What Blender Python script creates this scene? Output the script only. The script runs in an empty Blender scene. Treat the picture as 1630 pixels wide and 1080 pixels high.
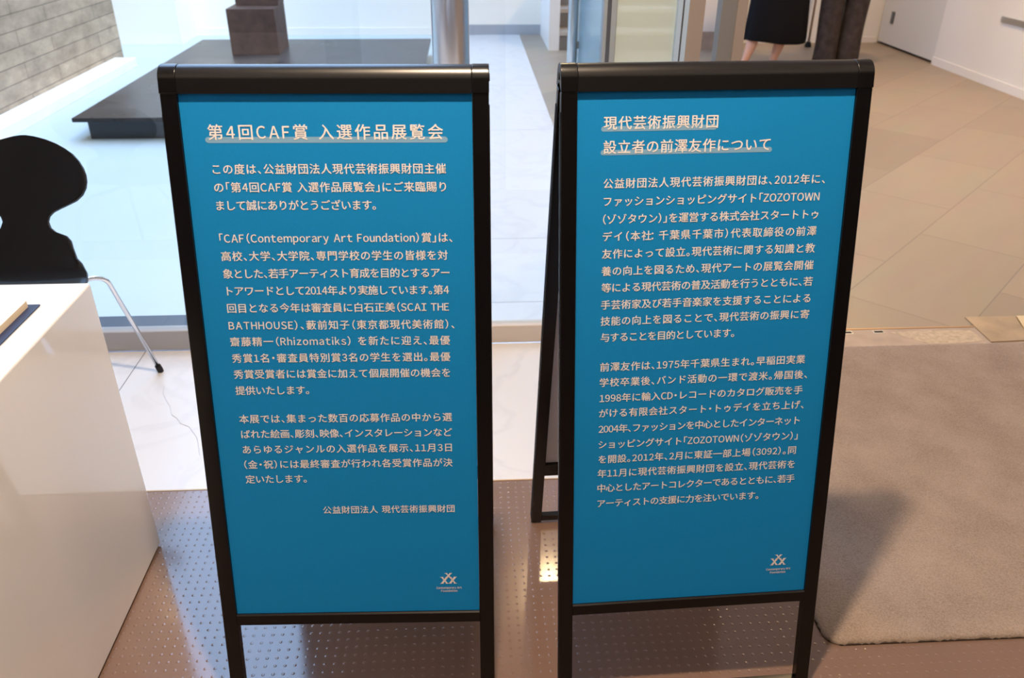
import bpy, bmesh, math, random
from mathutils import Vector, Matrix
random.seed(7)
S = bpy.context.scene
COL = S.collection

# ---------------------------------------------------------------- camera
CAM_H, PITCH, YAW, ROLL, FPX = 1.4055, 0.5084, 0.0559, 0.0050, 1300.69
F = Vector((math.sin(YAW)*math.cos(PITCH), math.cos(YAW)*math.cos(PITCH), -math.sin(PITCH)))
R0 = Vector((math.cos(YAW), -math.sin(YAW), 0)); U0 = R0.cross(F)
R1 = R0*math.cos(ROLL)+U0*math.sin(ROLL); U1 = -R0*math.sin(ROLL)+U0*math.cos(ROLL)
cd = bpy.data.cameras.new('camera'); cam = bpy.data.objects.new('camera', cd); COL.objects.link(cam)
m = Matrix.Identity(4)
for i in range(3):
    m[i][0], m[i][1], m[i][2] = R1[i], U1[i], -F[i]
m[2][3] = CAM_H
cam.matrix_world = m
cd.sensor_width = 36; cd.lens = FPX/1630*36; cd.clip_start = 0.02
cd.dof.use_dof = True; cd.dof.focus_distance = 1.52; cd.dof.aperture_fstop = 6.5
S.camera = cam

# ---------------------------------------------------------------- world, exposure, lamps
S.view_settings.view_transform = 'Standard'; S.view_settings.look = 'None'
S.view_settings.exposure = 0.0; S.view_settings.gamma = 1.0; S.view_settings.use_curve_mapping = False
w = bpy.data.worlds.new('sky'); S.world = w; w.use_nodes = True
w.node_tree.nodes['Background'].inputs[0].default_value = (0.42, 0.62, 1.0, 1)
w.node_tree.nodes['Background'].inputs[1].default_value = 6.6
WARM = (1.0, 0.76, 0.53)
def lamp(name, kind, loc, power, color=WARM, size=0.05, target=None, angle=None, blend=0.5, size_y=None):
    l = bpy.data.lights.new(name, kind); l.energy = power; l.color = color
    if kind == 'AREA':
        l.size = size
        if size_y: l.shape = 'RECTANGLE'; l.size_y = size_y
    else: l.shadow_soft_size = size
    if kind == 'SPOT': l.spot_size = angle or 2.0; l.spot_blend = blend
    o = bpy.data.objects.new(name, l); COL.objects.link(o); o.location = loc
    t = Vector(target) if target else Vector((loc[0], loc[1], 0))
    d = t-Vector(loc); o.rotation_euler = d.to_track_quat('-Z', 'Y').to_euler()
    return o
lamp('ceiling_spot', 'SPOT', (0.0, 0.95, 2.72), 262, size=0.05, angle=2.5)
lamp('fill_light', 'AREA', (0.0, -1.5, 3.15), 26, color=(1, .82, .66), size=5.0, size_y=2.6)  # broad soft fill added to brighten the sign faces, not a fixture
lamp('fill_light', 'AREA', (2.6, 0.8, 3.14), 14, size=1.0)  # smaller fill added over the right side, no fixture there
sun = lamp('terrace_fill_sun', 'SUN', (2, 2, 9), 3.8, color=(1, .93, .85), target=(2-.6, 2+.45, 9-.66)); sun.data.angle = .7  # wide soft sun added to lift the terrace walls
AMBER = (1.0, 0.66, 0.34)
lamp('lobby_spot', 'SPOT', (0.57, 4.35, 3.12), 80, color=AMBER, size=0.08, angle=2.4)
lamp('lobby_spot', 'SPOT', (2.8, 4.9, 3.12), 165, color=AMBER, size=0.08, angle=1.75, blend=1.0)
lamp('lobby_spot', 'SPOT', (2.9, 6.2, 3.12), 225, color=AMBER, size=0.08, angle=2.5)

# ---------------------------------------------------------------- materials
def M(name, col, rough=0.5, spec=0.5, metal=0.0, coat=0.0, noise=None, bump=None, coat_rough=0.05):
    """noise=(scale, amount): colour variation; bump=(scale, strength, distance)"""
    mt = bpy.data.materials.new(name); mt.use_nodes = True
    nt = mt.node_tree; b = nt.nodes['Principled BSDF']
    b.inputs['Base Color'].default_value = (*col, 1); b.inputs['Roughness'].default_value = rough
    b.inputs['Specular IOR Level'].default_value = spec; b.inputs['Metallic'].default_value = metal
    b.inputs['Coat Weight'].default_value = coat; b.inputs['Coat Roughness'].default_value = coat_rough
    if noise or bump:
        tc = nt.nodes.new('ShaderNodeTexCoord')
    if noise:
        n = nt.nodes.new('ShaderNodeTexNoise'); n.inputs['Scale'].default_value = noise[0]; n.inputs['Detail'].default_value = 5
        nt.links.new(tc.outputs['Object'], n.inputs['Vector'])
        r = nt.nodes.new('ShaderNodeValToRGB')
        r.color_ramp.elements[0].position = .3; r.color_ramp.elements[1].position = .7
        r.color_ramp.elements[0].color = (*[c*(1-noise[1]) for c in col], 1)
        r.color_ramp.elements[1].color = (*[min(1, c*(1+noise[1])) for c in col], 1)
        nt.links.new(n.outputs['Fac'], r.inputs['Fac']); nt.links.new(r.outputs['Color'], b.inputs['Base Color'])
    if bump:
        n2 = nt.nodes.new('ShaderNodeTexNoise'); n2.inputs['Scale'].default_value = bump[0]; n2.inputs['Detail'].default_value = 4
        nt.links.new(tc.outputs['Object'], n2.inputs['Vector'])
        bp = nt.nodes.new('ShaderNodeBump'); bp.inputs['Strength'].default_value = bump[1]; bp.inputs['Distance'].default_value = bump[2]
        nt.links.new(n2.outputs['Fac'], bp.inputs['Height']); nt.links.new(bp.outputs['Normal'], b.inputs['Normal'])
    return mt
def node(nt, t, **kw):
    n = nt.nodes.new(t)
    for k, v in kw.items(): setattr(n, k, v)
    return n
def mth(nt, op, a, b=None):
    n = nt.nodes.new('ShaderNodeMath'); n.operation = op
    for i, v in enumerate((a, b)):
        if v is None: continue
        if isinstance(v, (int, float)): n.inputs[i].default_value = v
        else: nt.links.new(v, n.inputs[i])
    return n.outputs[0]

black_metal = M('black_anodised', (0.003, 0.0025, 0.003), 0.27, 0.5, bump=(900, .05, .0003))
satin_metal = M('satin_black_metal', (0.003, 0.0025, 0.003), 0.31, 0.65)
blue_print = M('blue_print', (0.008, 0.25, 0.63), 0.6, 0.15, noise=(700, .06))
ink_white = M('ink_white', (0.90, 0.87, 0.88), 0.6, 0.2)
ink_bar = M('ink_bar', (0.22, 0.43, 0.66), 0.6, 0.2)
board_grey = M('board_grey', (0.80, 0.78, 0.80), 0.6, 0.3)
rubber = M('black_rubber', (0.01, 0.01, 0.012), 0.7, 0.3)
curb_beige = M('curb_beige', (0.56, 0.49, 0.43), 0.45, 0.4)
curb_grey = M('curb_grey', (0.34, 0.33, 0.33), 0.4, 0.4)
plaster = M('warm_white_plaster', (0.94, 0.88, 0.78), 0.7, 0.2)
chrome = M('chrome', (0.78, 0.79, 0.82), 0.12, metal=1.0)
steel = M('brushed_steel', (0.62, 0.64, 0.67), 0.28, metal=1.0, bump=(40, .05, .0005))
blue_steel = M('pale_blue_paint', (0.36, 0.48, 0.64), 0.3, 0.5)
grey_frame = M('grey_frame', (0.30, 0.30, 0.30), 0.45, metal=0.6)
cool_frame = M('cool_grey_frame', (0.26, 0.30, 0.34), 0.45, 0.4)
taupe_frame = M('taupe_frame', (0.30, 0.255, 0.23), 0.5, metal=0.2)
dark_frame = M('dark_frame', (0.12, 0.13, 0.15), 0.4, metal=0.6)
lacquer = M('black_lacquer', (0.004, 0.004, 0.005), 0.2, 0.5)
desk_white = M('gloss_white', (0.80, 0.77, 0.75), 0.35, 0.5, coat=1.0, coat_rough=.04)
white_paint = M('white_paint', (0.78, 0.77, 0.76), 0.6, 0.3, noise=(1.5, .02))
door_paint = M('grey_white_paint', (0.66, 0.66, 0.66), 0.5, 0.3)
ceil_paint = M('ceiling_paint', (0.75, 0.74, 0.72), 0.8, 0.2)
terrace_stone = M('pale_terrace_stone', (0.53, 0.60, 0.60), 0.5, 0.3, noise=(1.2, .03))
cream_stone = M('cream_stone', (0.92, 0.87, 0.78), 0.6, 0.3, noise=(3, .04))
drain_dark = M('dark_drain', (0.05, 0.075, 0.11), 0.4, 0.5)
corten = M('rusted_steel', (0.105, 0.060, 0.044), 0.65, 0.35, noise=(14, .25), bump=(120, .15, .002))
brass = M('worn_brass', (0.46, 0.37, 0.27), 0.38, metal=0.8, noise=(9, .2))
threshold_stone = M('threshold_stone', (0.42, 0.33, 0.27), 0.5, 0.4, noise=(12, .12))
worn_stone = M('worn_stone', (0.52, 0.42, 0.31), 0.7, 0.3, noise=(60, .2))
navy = M('navy_cover', (0.012, 0.025, 0.08), 0.35, 0.5, bump=(600, .1, .0004))
paper = M('cream_paper', (0.85, 0.82, 0.76), 0.8, 0.1)
paper_edge = M('paper_edge', (0.74, 0.62, 0.46), 0.9, 0.1)
skin_mat = M('skin', (0.62, 0.36, 0.27), 0.5, 0.4)
hair = M('black_hair', (0.012, 0.009, 0.008), 0.45, 0.5)
black_cloth = M('black_cloth', (0.008, 0.008, 0.010), 0.9, 0.1)
grey_cloth = M('charcoal_wool', (0.045, 0.036, 0.036), 0.85, 0.2, noise=(18, .35), bump=(12, .5, .01))
white_cloth = M('white_cotton', (0.7, 0.7, 0.68), 0.85, 0.2)
shoe_red = M('red_shoe', (0.42, 0.03, 0.03), 0.35, 0.5)
shoe_black = M('black_shoe', (0.01, 0.01, 0.01), 0.3, 0.5)
carpet_edge = M('carpet_backing', (0.06, 0.045, 0.035), 0.9, 0.1)
joint_mat = M('joint', (0.16, 0.16, 0.18), 0.8, 0.1)
joint_soft = M('soft_joint', (0.42, 0.42, 0.44), 0.8, 0.1)
crack_mat = M('fine_crack', (0.48, 0.48, 0.50), 0.8, 0.1)
metal_edge = M('bronze_edge', (0.55, 0.36, 0.2), 0.35, metal=0.8)
stair_riser = M('stair_riser', (0.17, 0.155, 0.14), 0.6, 0.3)
stair_tread = M('stair_tread', (0.46, 0.41, 0.36), 0.5, 0.3, noise=(6, .06))
skirting_grey = M('grey_skirting', (0.40, 0.41, 0.43), 0.5, 0.3)

def marble(name, base, vein, scale=1.0, rough=.22):
    mt = M(name, base, rough, 0.5); nt = mt.node_tree; b = nt.nodes['Principled BSDF']
    tc = node(nt, 'ShaderNodeTexCoord')
    n1 = node(nt, 'ShaderNodeTexNoise'); n1.inputs['Scale'].default_value = 2.2*scale; n1.inputs['Detail'].default_value = 8; n1.inputs['Distortion'].default_value = 1.6
    nt.links.new(tc.outputs['Object'], n1.inputs['Vector'])
    d = mth(nt, 'ABSOLUTE', mth(nt, 'SUBTRACT', n1.outputs['Fac'], 0.5))
    v = mth(nt, 'SUBTRACT', 1.0, mth(nt, 'MULTIPLY', d, 22.0))
    n2 = node(nt, 'ShaderNodeTexNoise'); n2.inputs['Scale'].default_value = 5*scale; n2.inputs['Detail'].default_value = 6
    nt.links.new(tc.outputs['Object'], n2.inputs['Vector'])
    f = mth(nt, 'MULTIPLY', mth(nt, 'MAXIMUM', v, 0.0), mth(nt, 'MULTIPLY', n2.outputs['Fac'], 0.75))
    mx = node(nt, 'ShaderNodeMix', data_type='RGBA'); mx.inputs[6].default_value = (*base, 1); mx.inputs[7].default_value = (*vein, 1)
    nt.links.new(f, mx.inputs[0]); nt.links.new(mx.outputs[2], b.inputs['Base Color'])
    return mt
marble_white = marble('white_marble', (0.68, 0.67, 0.67), (0.56, 0.56, 0.58))

def studded():
    mt = M('studded_vinyl', (0.205, 0.128, 0.098), 0.16, 0.5); nt = mt.node_tree; b = nt.nodes['Principled BSDF']; b.inputs['IOR'].default_value = 1.75
    tc = node(nt, 'ShaderNodeTexCoord'); sp = node(nt, 'ShaderNodeSeparateXYZ')
    nt.links.new(tc.outputs['Object'], sp.inputs[0])
    P = 0.0202
    def cell(o, ph):
        f = mth(nt, 'FRACT', mth(nt, 'DIVIDE', mth(nt, 'ADD', o, 50*P-ph+P/2), P))
        return mth(nt, 'MULTIPLY', mth(nt, 'SUBTRACT', f, 0.5), P)
    dx = cell(sp.outputs[0], -0.459); dy = cell(sp.outputs[1], 1.263)
    r = mth(nt, 'SQRT', mth(nt, 'ADD', mth(nt, 'MULTIPLY', dx, dx), mth(nt, 'MULTIPLY', dy, dy)))
    h = mth(nt, 'MAXIMUM', mth(nt, 'SUBTRACT', 1.0, mth(nt, 'DIVIDE', r, 0.0034)), 0.0)
    h = mth(nt, 'SQRT', h)
    bp = node(nt, 'ShaderNodeBump'); bp.inputs['Strength'].default_value = 0.45; bp.inputs['Distance'].default_value = 0.0014
    nt.links.new(h, bp.inputs['Height']); nt.links.new(bp.outputs['Normal'], b.inputs['Normal'])
    n = node(nt, 'ShaderNodeTexNoise'); n.inputs['Scale'].default_value = 6; n.inputs['Detail'].default_value = 6
    nt.links.new(tc.outputs['Object'], n.inputs['Vector'])
    nt.links.new(mth(nt, 'ADD', 0.08, mth(nt, 'MULTIPLY', n.outputs['Fac'], 0.09)), b.inputs['Roughness'])
    return mt
vinyl = studded()

def tiles():
    mt = M('stone_tile', (0.4, 0.36, 0.31), 0.42, 0.45); nt = mt.node_tree; b = nt.nodes['Principled BSDF']
    tc = node(nt, 'ShaderNodeTexCoord'); mp = node(nt, 'ShaderNodeMapping', vector_type='POINT')
    mp.inputs['Rotation'].default_value = (0, 0, -math.pi/4)
    nt.links.new(tc.outputs['Object'], mp.inputs['Vector'])
    ad = node(nt, 'ShaderNodeVectorMath', operation='ADD'); ad.inputs[1].default_value = (-3.03-.435, -.508, 0)
    nt.links.new(mp.outputs[0], ad.inputs[0])
    br = node(nt, 'ShaderNodeTexBrick'); br.offset = .5; br.offset_frequency = 2
    for k, v in (('Scale', 1.0), ('Mortar Size', .0022), ('Mortar Smooth', .1), ('Bias', 0.0), ('Brick Width', .87), ('Row Height', .447)): br.inputs[k].default_value = v
    br.inputs['Color1'].default_value = (0.36, 0.29, 0.215, 1); br.inputs['Color2'].default_value = (0.285, 0.23, 0.175, 1); br.inputs['Mortar'].default_value = (0.22, 0.18, 0.15, 1)
    nt.links.new(ad.outputs[0], br.inputs['Vector'])
    n = node(nt, 'ShaderNodeTexNoise'); n.inputs['Scale'].default_value = 1.8; n.inputs['Detail'].default_value = 7
    sc = node(nt, 'ShaderNodeVectorMath', operation='MULTIPLY'); sc.inputs[1].default_value = (1, 4, 1)
    nt.links.new(ad.outputs[0], sc.inputs[0]); nt.links.new(sc.outputs[0], n.inputs['Vector'])
    mx = node(nt, 'ShaderNodeMix', data_type='RGBA', blend_type='OVERLAY'); mx.inputs[0].default_value = .35
    nt.links.new(br.outputs['Color'], mx.inputs[6]); nt.links.new(n.outputs['Color'], mx.inputs[7])
    hs = node(nt, 'ShaderNodeMix', data_type='RGBA'); hs.inputs[0].default_value = .7
    nt.links.new(mx.outputs[2], hs.inputs[6]); nt.links.new(br.outputs['Color'], hs.inputs[7])
    nt.links.new(hs.outputs[2], b.inputs['Base Color'])
    return mt
tile_mat = tiles()

def concrete_mat():
    mt = M('board_marked_concrete', (0.3, 0.27, 0.23), 0.8, 0.2); nt = mt.node_tree; b = nt.nodes['Principled BSDF']
    tc = node(nt, 'ShaderNodeTexCoord'); sp = node(nt, 'ShaderNodeSeparateXYZ'); nt.links.new(tc.outputs['Object'], sp.inputs[0])
    cb = node(nt, 'ShaderNodeCombineXYZ'); nt.links.new(sp.outputs[1], cb.inputs[0]); nt.links.new(sp.outputs[2], cb.inputs[1])
    br = node(nt, 'ShaderNodeTexBrick'); br.offset = .37
    for k, v in (('Scale', 1.0), ('Mortar Size', .004), ('Mortar Smooth', .6), ('Brick Width', 1.3), ('Row Height', .105)): br.inputs[k].default_value = v
    br.inputs['Color1'].default_value = (0.46, 0.35, 0.245, 1); br.inputs['Color2'].default_value = (0.34, 0.26, 0.185, 1); br.inputs['Mortar'].default_value = (0.15, 0.115, 0.085, 1)
    nt.links.new(cb.outputs[0], br.inputs['Vector'])
    n = node(nt, 'ShaderNodeTexNoise'); n.inputs['Scale'].default_value = 5.5; n.inputs['Detail'].default_value = 12; n.inputs['Roughness'].default_value = .68
    sc = node(nt, 'ShaderNodeVectorMath', operation='MULTIPLY'); sc.inputs[1].default_value = (1, 1, 2.2)
    nt.links.new(tc.outputs['Object'], sc.inputs[0]); nt.links.new(sc.outputs[0], n.inputs['Vector'])
    mx = node(nt, 'ShaderNodeMix', data_type='RGBA', blend_type='OVERLAY'); mx.inputs[0].default_value = 1.0
    bw = node(nt, 'ShaderNodeRGBToBW'); nt.links.new(n.outputs['Color'], bw.inputs[0])
    nt.links.new(br.outputs['Color'], mx.inputs[6]); nt.links.new(bw.outputs[0], mx.inputs[7]); nt.links.new(mx.outputs[2], b.inputs['Base Color'])
    return mt
concrete = concrete_mat()

def granite_mat():
    mt = M('dark_polished_slab', (0.085, 0.07, 0.068), 0.2, 0.22); nt = mt.node_tree; b = nt.nodes['Principled BSDF']
    tc = node(nt, 'ShaderNodeTexCoord'); n = node(nt, 'ShaderNodeTexNoise'); n.inputs['Scale'].default_value = 1.7; n.inputs['Detail'].default_value = 4
    nt.links.new(tc.outputs['Object'], n.inputs['Vector'])
    r = node(nt, 'ShaderNodeValToRGB'); r.color_ramp.elements[0].position = .42; r.color_ramp.elements[1].position = .6
    r.color_ramp.elements[0].color = (0.032, 0.026, 0.025, 1); r.color_ramp.elements[1].color = (0.075, 0.064, 0.062, 1)
    nt.links.new(n.outputs['Fac'], r.inputs[0]); nt.links.new(r.outputs[0], b.inputs['Base Color'])
    nt.links.new(mth(nt, 'ADD', .12, mth(nt, 'MULTIPLY', n.outputs['Fac'], .4)), b.inputs['Roughness'])
    return mt
granite = granite_mat()

def carpet_mat():
    mt = M('cut_pile_carpet', (0.36, 0.275, 0.225), 0.95, 0.1); nt = mt.node_tree; b = nt.nodes['Principled BSDF']
    tc = node(nt, 'ShaderNodeTexCoord')
    n = node(nt, 'ShaderNodeTexNoise'); n.inputs['Scale'].default_value = 260; n.inputs['Detail'].default_value = 4
    n2 = node(nt, 'ShaderNodeTexNoise'); n2.inputs['Scale'].default_value = 7; n2.inputs['Detail'].default_value = 6
    for q in (n, n2): nt.links.new(tc.outputs['Object'], q.inputs['Vector'])
    r = node(nt, 'ShaderNodeValToRGB'); r.color_ramp.elements[0].position = .3; r.color_ramp.elements[1].position = .62
    r.color_ramp.elements[0].color = (0.215, 0.163, 0.130, 1); r.color_ramp.elements[1].color = (0.375, 0.292, 0.240, 1)
    f = mth(nt, 'ADD', mth(nt, 'MULTIPLY', n.outputs['Fac'], .6), mth(nt, 'MULTIPLY', n2.outputs['Fac'], .4))
    nt.links.new(f, r.inputs[0]); nt.links.new(r.outputs[0], b.inputs['Base Color'])
    bp = node(nt, 'ShaderNodeBump'); bp.inputs['Strength'].default_value = .6; bp.inputs['Distance'].default_value = .003
    nt.links.new(n.outputs['Fac'], bp.inputs['Height']); nt.links.new(bp.outputs['Normal'], b.inputs['Normal'])
    b.inputs['Sheen Weight'].default_value = .15
    return mt
carpet = carpet_mat()

def glass_mat(name, tint, ior=1.45):
    mt = bpy.data.materials.new(name); mt.use_nodes = True; nt = mt.node_tree; nt.nodes.clear()
    o = node(nt, 'ShaderNodeOutputMaterial'); t = node(nt, 'ShaderNodeBsdfTransparent'); g = node(nt, 'ShaderNodeBsdfGlossy')
    t.inputs[0].default_value = (*tint, 1); g.inputs['Roughness'].default_value = 0.0
    fr = node(nt, 'ShaderNodeFresnel'); fr.inputs[0].default_value = ior
    mx = node(nt, 'ShaderNodeMixShader'); ge = node(nt, 'ShaderNodeNewGeometry')
    nt.links.new(mth(nt, 'MULTIPLY', mth(nt, 'MULTIPLY', fr.outputs[0], 1.7), mth(nt, 'SUBTRACT', 1.0, ge.outputs['Backfacing'])), mx.inputs[0])
    nt.links.new(t.outputs[0], mx.inputs[1]); nt.links.new(g.outputs[0], mx.inputs[2])
    nt.links.new(mx.outputs[0], o.inputs[0]); return mt
glass = glass_mat('window_glass', (0.95, 0.98, 0.975))
green_glass = glass_mat('greenish_glass', (0.80, 0.93, 0.86))
def frosted_mat(name, tint, body, f):
    mt = bpy.data.materials.new(name); mt.use_nodes = True; nt = mt.node_tree; nt.nodes.clear()
    o = node(nt, 'ShaderNodeOutputMaterial'); t = node(nt, 'ShaderNodeBsdfTransparent'); d = node(nt, 'ShaderNodeBsdfTranslucent'); p = node(nt, 'ShaderNodeBsdfPrincipled')
    t.inputs[0].default_value = (*tint, 1)
    p.inputs['Base Color'].default_value = (*body, 1); p.inputs['Roughness'].default_value = .15
    mx = node(nt, 'ShaderNodeMixShader'); mx.inputs[0].default_value = f
    nt.links.new(t.outputs[0], mx.inputs[1]); nt.links.new(p.outputs[0], mx.inputs[2]); nt.links.new(mx.outputs[0], o.inputs[0]); return mt
blue_glass = frosted_mat('pale_blue_glass', (.62, .78, .86), (.36, .52, .62), .6)
milky_glass = frosted_mat('milky_green_glass', (.88, .95, .92), (.68, .76, .74), .48)

# ---------------------------------------------------------------- mesh helpers
def link(name, me, mat, parent=None, smooth=False):
    if mat is not None:
        me.materials.clear(); me.materials.append(mat)
    if smooth:
        for p in me.polygons: p.use_smooth = True
    o = bpy.data.objects.new(name, me); COL.objects.link(o)
    if parent: o.parent = parent
    return o
def build(name, bm, mat, parent=None, smooth=False, bevel=0, seg=2, loc=None):
    bmesh.ops.recalc_face_normals(bm, faces=bm.faces)
    me = bpy.data.meshes.new(name); bm.to_mesh(me); bm.free()
    o = link(name, me, mat, parent, smooth)
    if loc: o.location = loc
    if bevel:
        b = o.modifiers.new('bevel', 'BEVEL'); b.width = bevel; b.segments = seg; b.limit_method = 'ANGLE'; b.angle_limit = .6; b.harden_normals = False
        for p in me.polygons: p.use_smooth = True
        wn = o.modifiers.new('wn', 'WEIGHTED_NORMAL'); wn.keep_sharp = True
    return o
def box8(bm, P):
    v = [bm.verts.new(p) for p in P]
    for f in ((0,1,2,3),(7,6,5,4),(0,4,5,1),(1,5,6,2),(2,6,7,3),(3,7,4,0)): bm.faces.new([v[i] for i in f])
def box(bm, x0, x1, y0, y1, z0, z1, T=None):
    P = [(x0,y0,z0),(x1,y0,z0),(x1,y1,z0),(x0,y1,z0),(x0,y0,z1),(x1,y0,z1),(x1,y1,z1),(x0,y1,z1)]
    if T: P = [T(*p) for p in P]
    box8(bm, P)
def prism(bm, prof, T, a, b):
    """closed profile [(p,q)] swept from a to b; T(t,p,q)->xyz"""
    r0 = [bm.verts.new(T(a, *p)) for p in prof]; r1 = [bm.verts.new(T(b, *p)) for p in prof]; n = len(prof)
    for i in range(n): bm.faces.new((r0[i], r0[(i+1)%n], r1[(i+1)%n], r1[i]))
    bm.faces.new(r0[::-1]); bm.faces.new(r1)
def tube(bm, pts, r, n=12, caps=True):
    pts = [Vector(p) for p in pts]; rr = r if isinstance(r, (list, tuple)) else [r]*len(pts); rings = []; up = None
    for i, p in enumerate(pts):
        d = (pts[min(i+1, len(pts)-1)]-pts[max(i-1, 0)]).normalized()
        if up is None:
            up = d.orthogonal().normalized()
        up = (up-d*up.dot(d)).normalized(); s = d.cross(up)
        rings.append([bm.verts.new(p+(up*math.cos(2*math.pi*k/n)+s*math.sin(2*math.pi*k/n))*rr[i]) for k in range(n)])
    for a, b in zip(rings, rings[1:]):
        for k in range(n): bm.faces.new((a[k], a[(k+1)%n], b[(k+1)%n], b[k]))
    if caps: bm.faces.new(rings[0][::-1]); bm.faces.new(rings[-1])
def fillet(pts, rad, n=6):
    pts = [Vector(p) for p in pts]; out = [pts[0]]
    for a, b, c in zip(pts, pts[1:], pts[2:]):
        u = (a-b).normalized(); v = (c-b).normalized(); t = min(rad, (a-b).length*.45, (c-b).length*.45)
        p, q = b+u*t, b+v*t
        for k in range(n+1):
            s = k/n; out.append(p*(1-s)**2+b*2*s*(1-s)+q*s*s)
    out.append(pts[-1]); return out
def loft(bm, rings, caps=True):
    R = [[bm.verts.new(p) for p in r] for r in rings]; n = len(R[0])
    for a, b in zip(R, R[1:]):
        for k in range(n): bm.faces.new((a[k], a[(k+1)%n], b[(k+1)%n], b[k]))
    if caps: bm.faces.new(R[0][::-1]); bm.faces.new(R[-1])
def structure(o, label=None):
    o['kind'] = 'structure'
    if label: o['label'] = label
    return o
def thing(name, label, cat, loc=(0,0,0), rz=0, group=None):
    o = bpy.data.objects.new(name, None); COL.objects.link(o); o.empty_display_size = .1
    o.location = loc; o.rotation_euler = (0,0,rz); o['label'] = label; o['category'] = cat
    if group: o['group'] = group
    return o
def tag(o, label, cat, group=None):
    o['label'] = label; o['category'] = cat
    if group: o['group'] = group
    return o
def sbox(name, x0, x1, y0, y1, z0, z1, mat, label=None, bevel=0):
    bm = bmesh.new(); box(bm, x0, x1, y0, y1, z0, z1); return structure(build(name, bm, mat, bevel=bevel), label)

# ---------------------------------------------------------------- the setting
YE, YS = 1.735, 2.49            # studded floor edge, glass-line curb
XL, XR, YB, YN, ZC = -3.3, 4.2, 9.2, -3.0, 3.2
sbox('floor', XL, XR, YN, YE, -.06, 0, vinyl, 'grey studded vinyl floor')
sbox('trim_1', XL, .72, YE, YE+.004, -.05, .0015, metal_edge)
sbox('floor_marble', XL, XR, YE+.004, 2.39, -.06, -.0005, marble_white, 'white marble floor band before the glass front')
sbox('floor_marble_edge', XL, .55, 2.39, YS, -.06, -.0005, marble_white)
bm = bmesh.new(); box(bm, -1.1185, -1.1165, 1.74, YS, -.003, .0006); structure(build('floor_joint', bm, joint_mat))
bm = bmesh.new()
cr = [(-.985,2.26),(-.974,2.215),(-.945,2.165),(-.931,2.144),(-.911,2.096),(-.888,2.075),(-.871,2.048),(-.84,2.03),(-.822,2.002),(-.806,1.98),(-.795,1.957),(-.782,1.92),(-.771,1.89)]
for (a, b), (c, d) in zip(cr, cr[1:]):
    n = Vector((-(d-b), c-a)).normalized()*.0008
    P = [(a-n.x,b-n.y),(c-n.x,d-n.y),(c+n.x,d+n.y),(a+n.x,b+n.y)]
    box8(bm, [(*p, -.002) for p in P]+[(*p, .0004) for p in P])
structure(build('floor_crack', bm, crack_mat))
# threshold of the entrance
bm = bmesh.new(); box(bm, .55, XR, 2.39, 2.528, -.06, .001); structure(build('floor_threshold', bm, threshold_stone), 'stone threshold strip under the entrance')
bm = bmesh.new(); box(bm, .55, XR, 2.528, 2.534, -.05, .003); structure(build('trim_2', bm, metal_edge))
bm = bmesh.new()
pw = [(1.50,2.502),(1.62,2.512),(1.80,2.505),(1.815,2.43),(1.70,2.412),(1.60,2.415),(1.56,2.45)]
r0 = [bm.verts.new((*p, .0005)) for p in pw]; r1 = [bm.verts.new((*p, .0016)) for p in pw]
for i in range(len(pw)): bm.faces.new((r0[i], r0[(i+1)%7], r1[(i+1)%7], r1[i]))
bm.faces.new(r0[::-1]); bm.faces.new(r1); structure(build('floor_worn_patch', bm, worn_stone))
for k, x in enumerate((1.462, 1.347)):
    bm = bmesh.new()
    box(bm, x-.016, x+.016, 2.496, 2.501, 0, .0022); box(bm, x-.016, x+.016, 2.515, 2.520, 0, .0022)
    box(bm, x-.020, x-.016, 2.496, 2.520, 0, .0022); box(bm, x+.016, x+.020, 2.496, 2.520, 0, .0022)
    o = build('floor_socket', bm, steel)
    bm = bmesh.new(); box(bm, x-.016, x+.016, 2.501, 2.515, 0, .0014); build('socket_hole', bm, rubber, o)
    tag(o, ('small metal floor socket in the threshold, nearer the brass plate' if k == 0 else 'small metal floor socket in the threshold, beside the sign post'), 'floor socket', 'door floor sockets')
pl = thing('floor_hinge_plate', 'brass door hinge cover plate set in the entrance threshold', 'floor plate', (1.95, 2.5, 0))
def poly(bm, pts, z0, z1):
    a = [bm.verts.new((*p, z0)) for p in pts]; b = [bm.verts.new((*p, z1)) for p in pts]; n = len(pts)
    for i in range(n): bm.faces.new((a[i], a[(i+1)%n], b[(i+1)%n], b[i]))
    bm.faces.new(a[::-1]); bm.faces.new(b)
bm = bmesh.new(); poly(bm, [(-.117,.102),(-.126,-.086),(.02,-.08),(.075,.1)], .001, .005); build('cover_plate', bm, brass, pl)
bm = bmesh.new(); poly(bm, [(.024,-.08),(.30,-.08),(.30,.1),(.079,.1)], .001, .006); build('pivot_plate', bm, M('polished_brass', (.80,.68,.47), .16, metal=1.0), pl)

# lobby and terrace floors
sbox('floor_lobby', .5745, XR+.3, 2.534, 10.9, -.06, 0, tile_mat, 'beige stone tile floor of the lobby laid on the diagonal')
sbox('floor_path', -.2, .5735, 2.535, YB, -.06, .0, marble_white, 'white marble path through the entrance court')
sbox('floor_terrace', -4.6, -.201, 2.76, YB, -.06, -.001, terrace_stone, 'bright pale stone terrace floor outside the window')
sbox('floor_drain', -4.6, -.05, 2.536, 2.76, -.05, -.0015, drain_dark, 'dark drain strip outside the window')
for yj in (2.81, 3.455, 5.325, 6.68):
    bm = bmesh.new(); box(bm, -.19, .57, yj-.002, yj+.002, -.003, .0005); structure(build('floor_joint', bm, joint_soft))
bm = bmesh.new(); box(bm, -.04, .40, 2.5355, 2.622, -.003, .0006); structure(build('floor_gap', bm, drain_dark))
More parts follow.
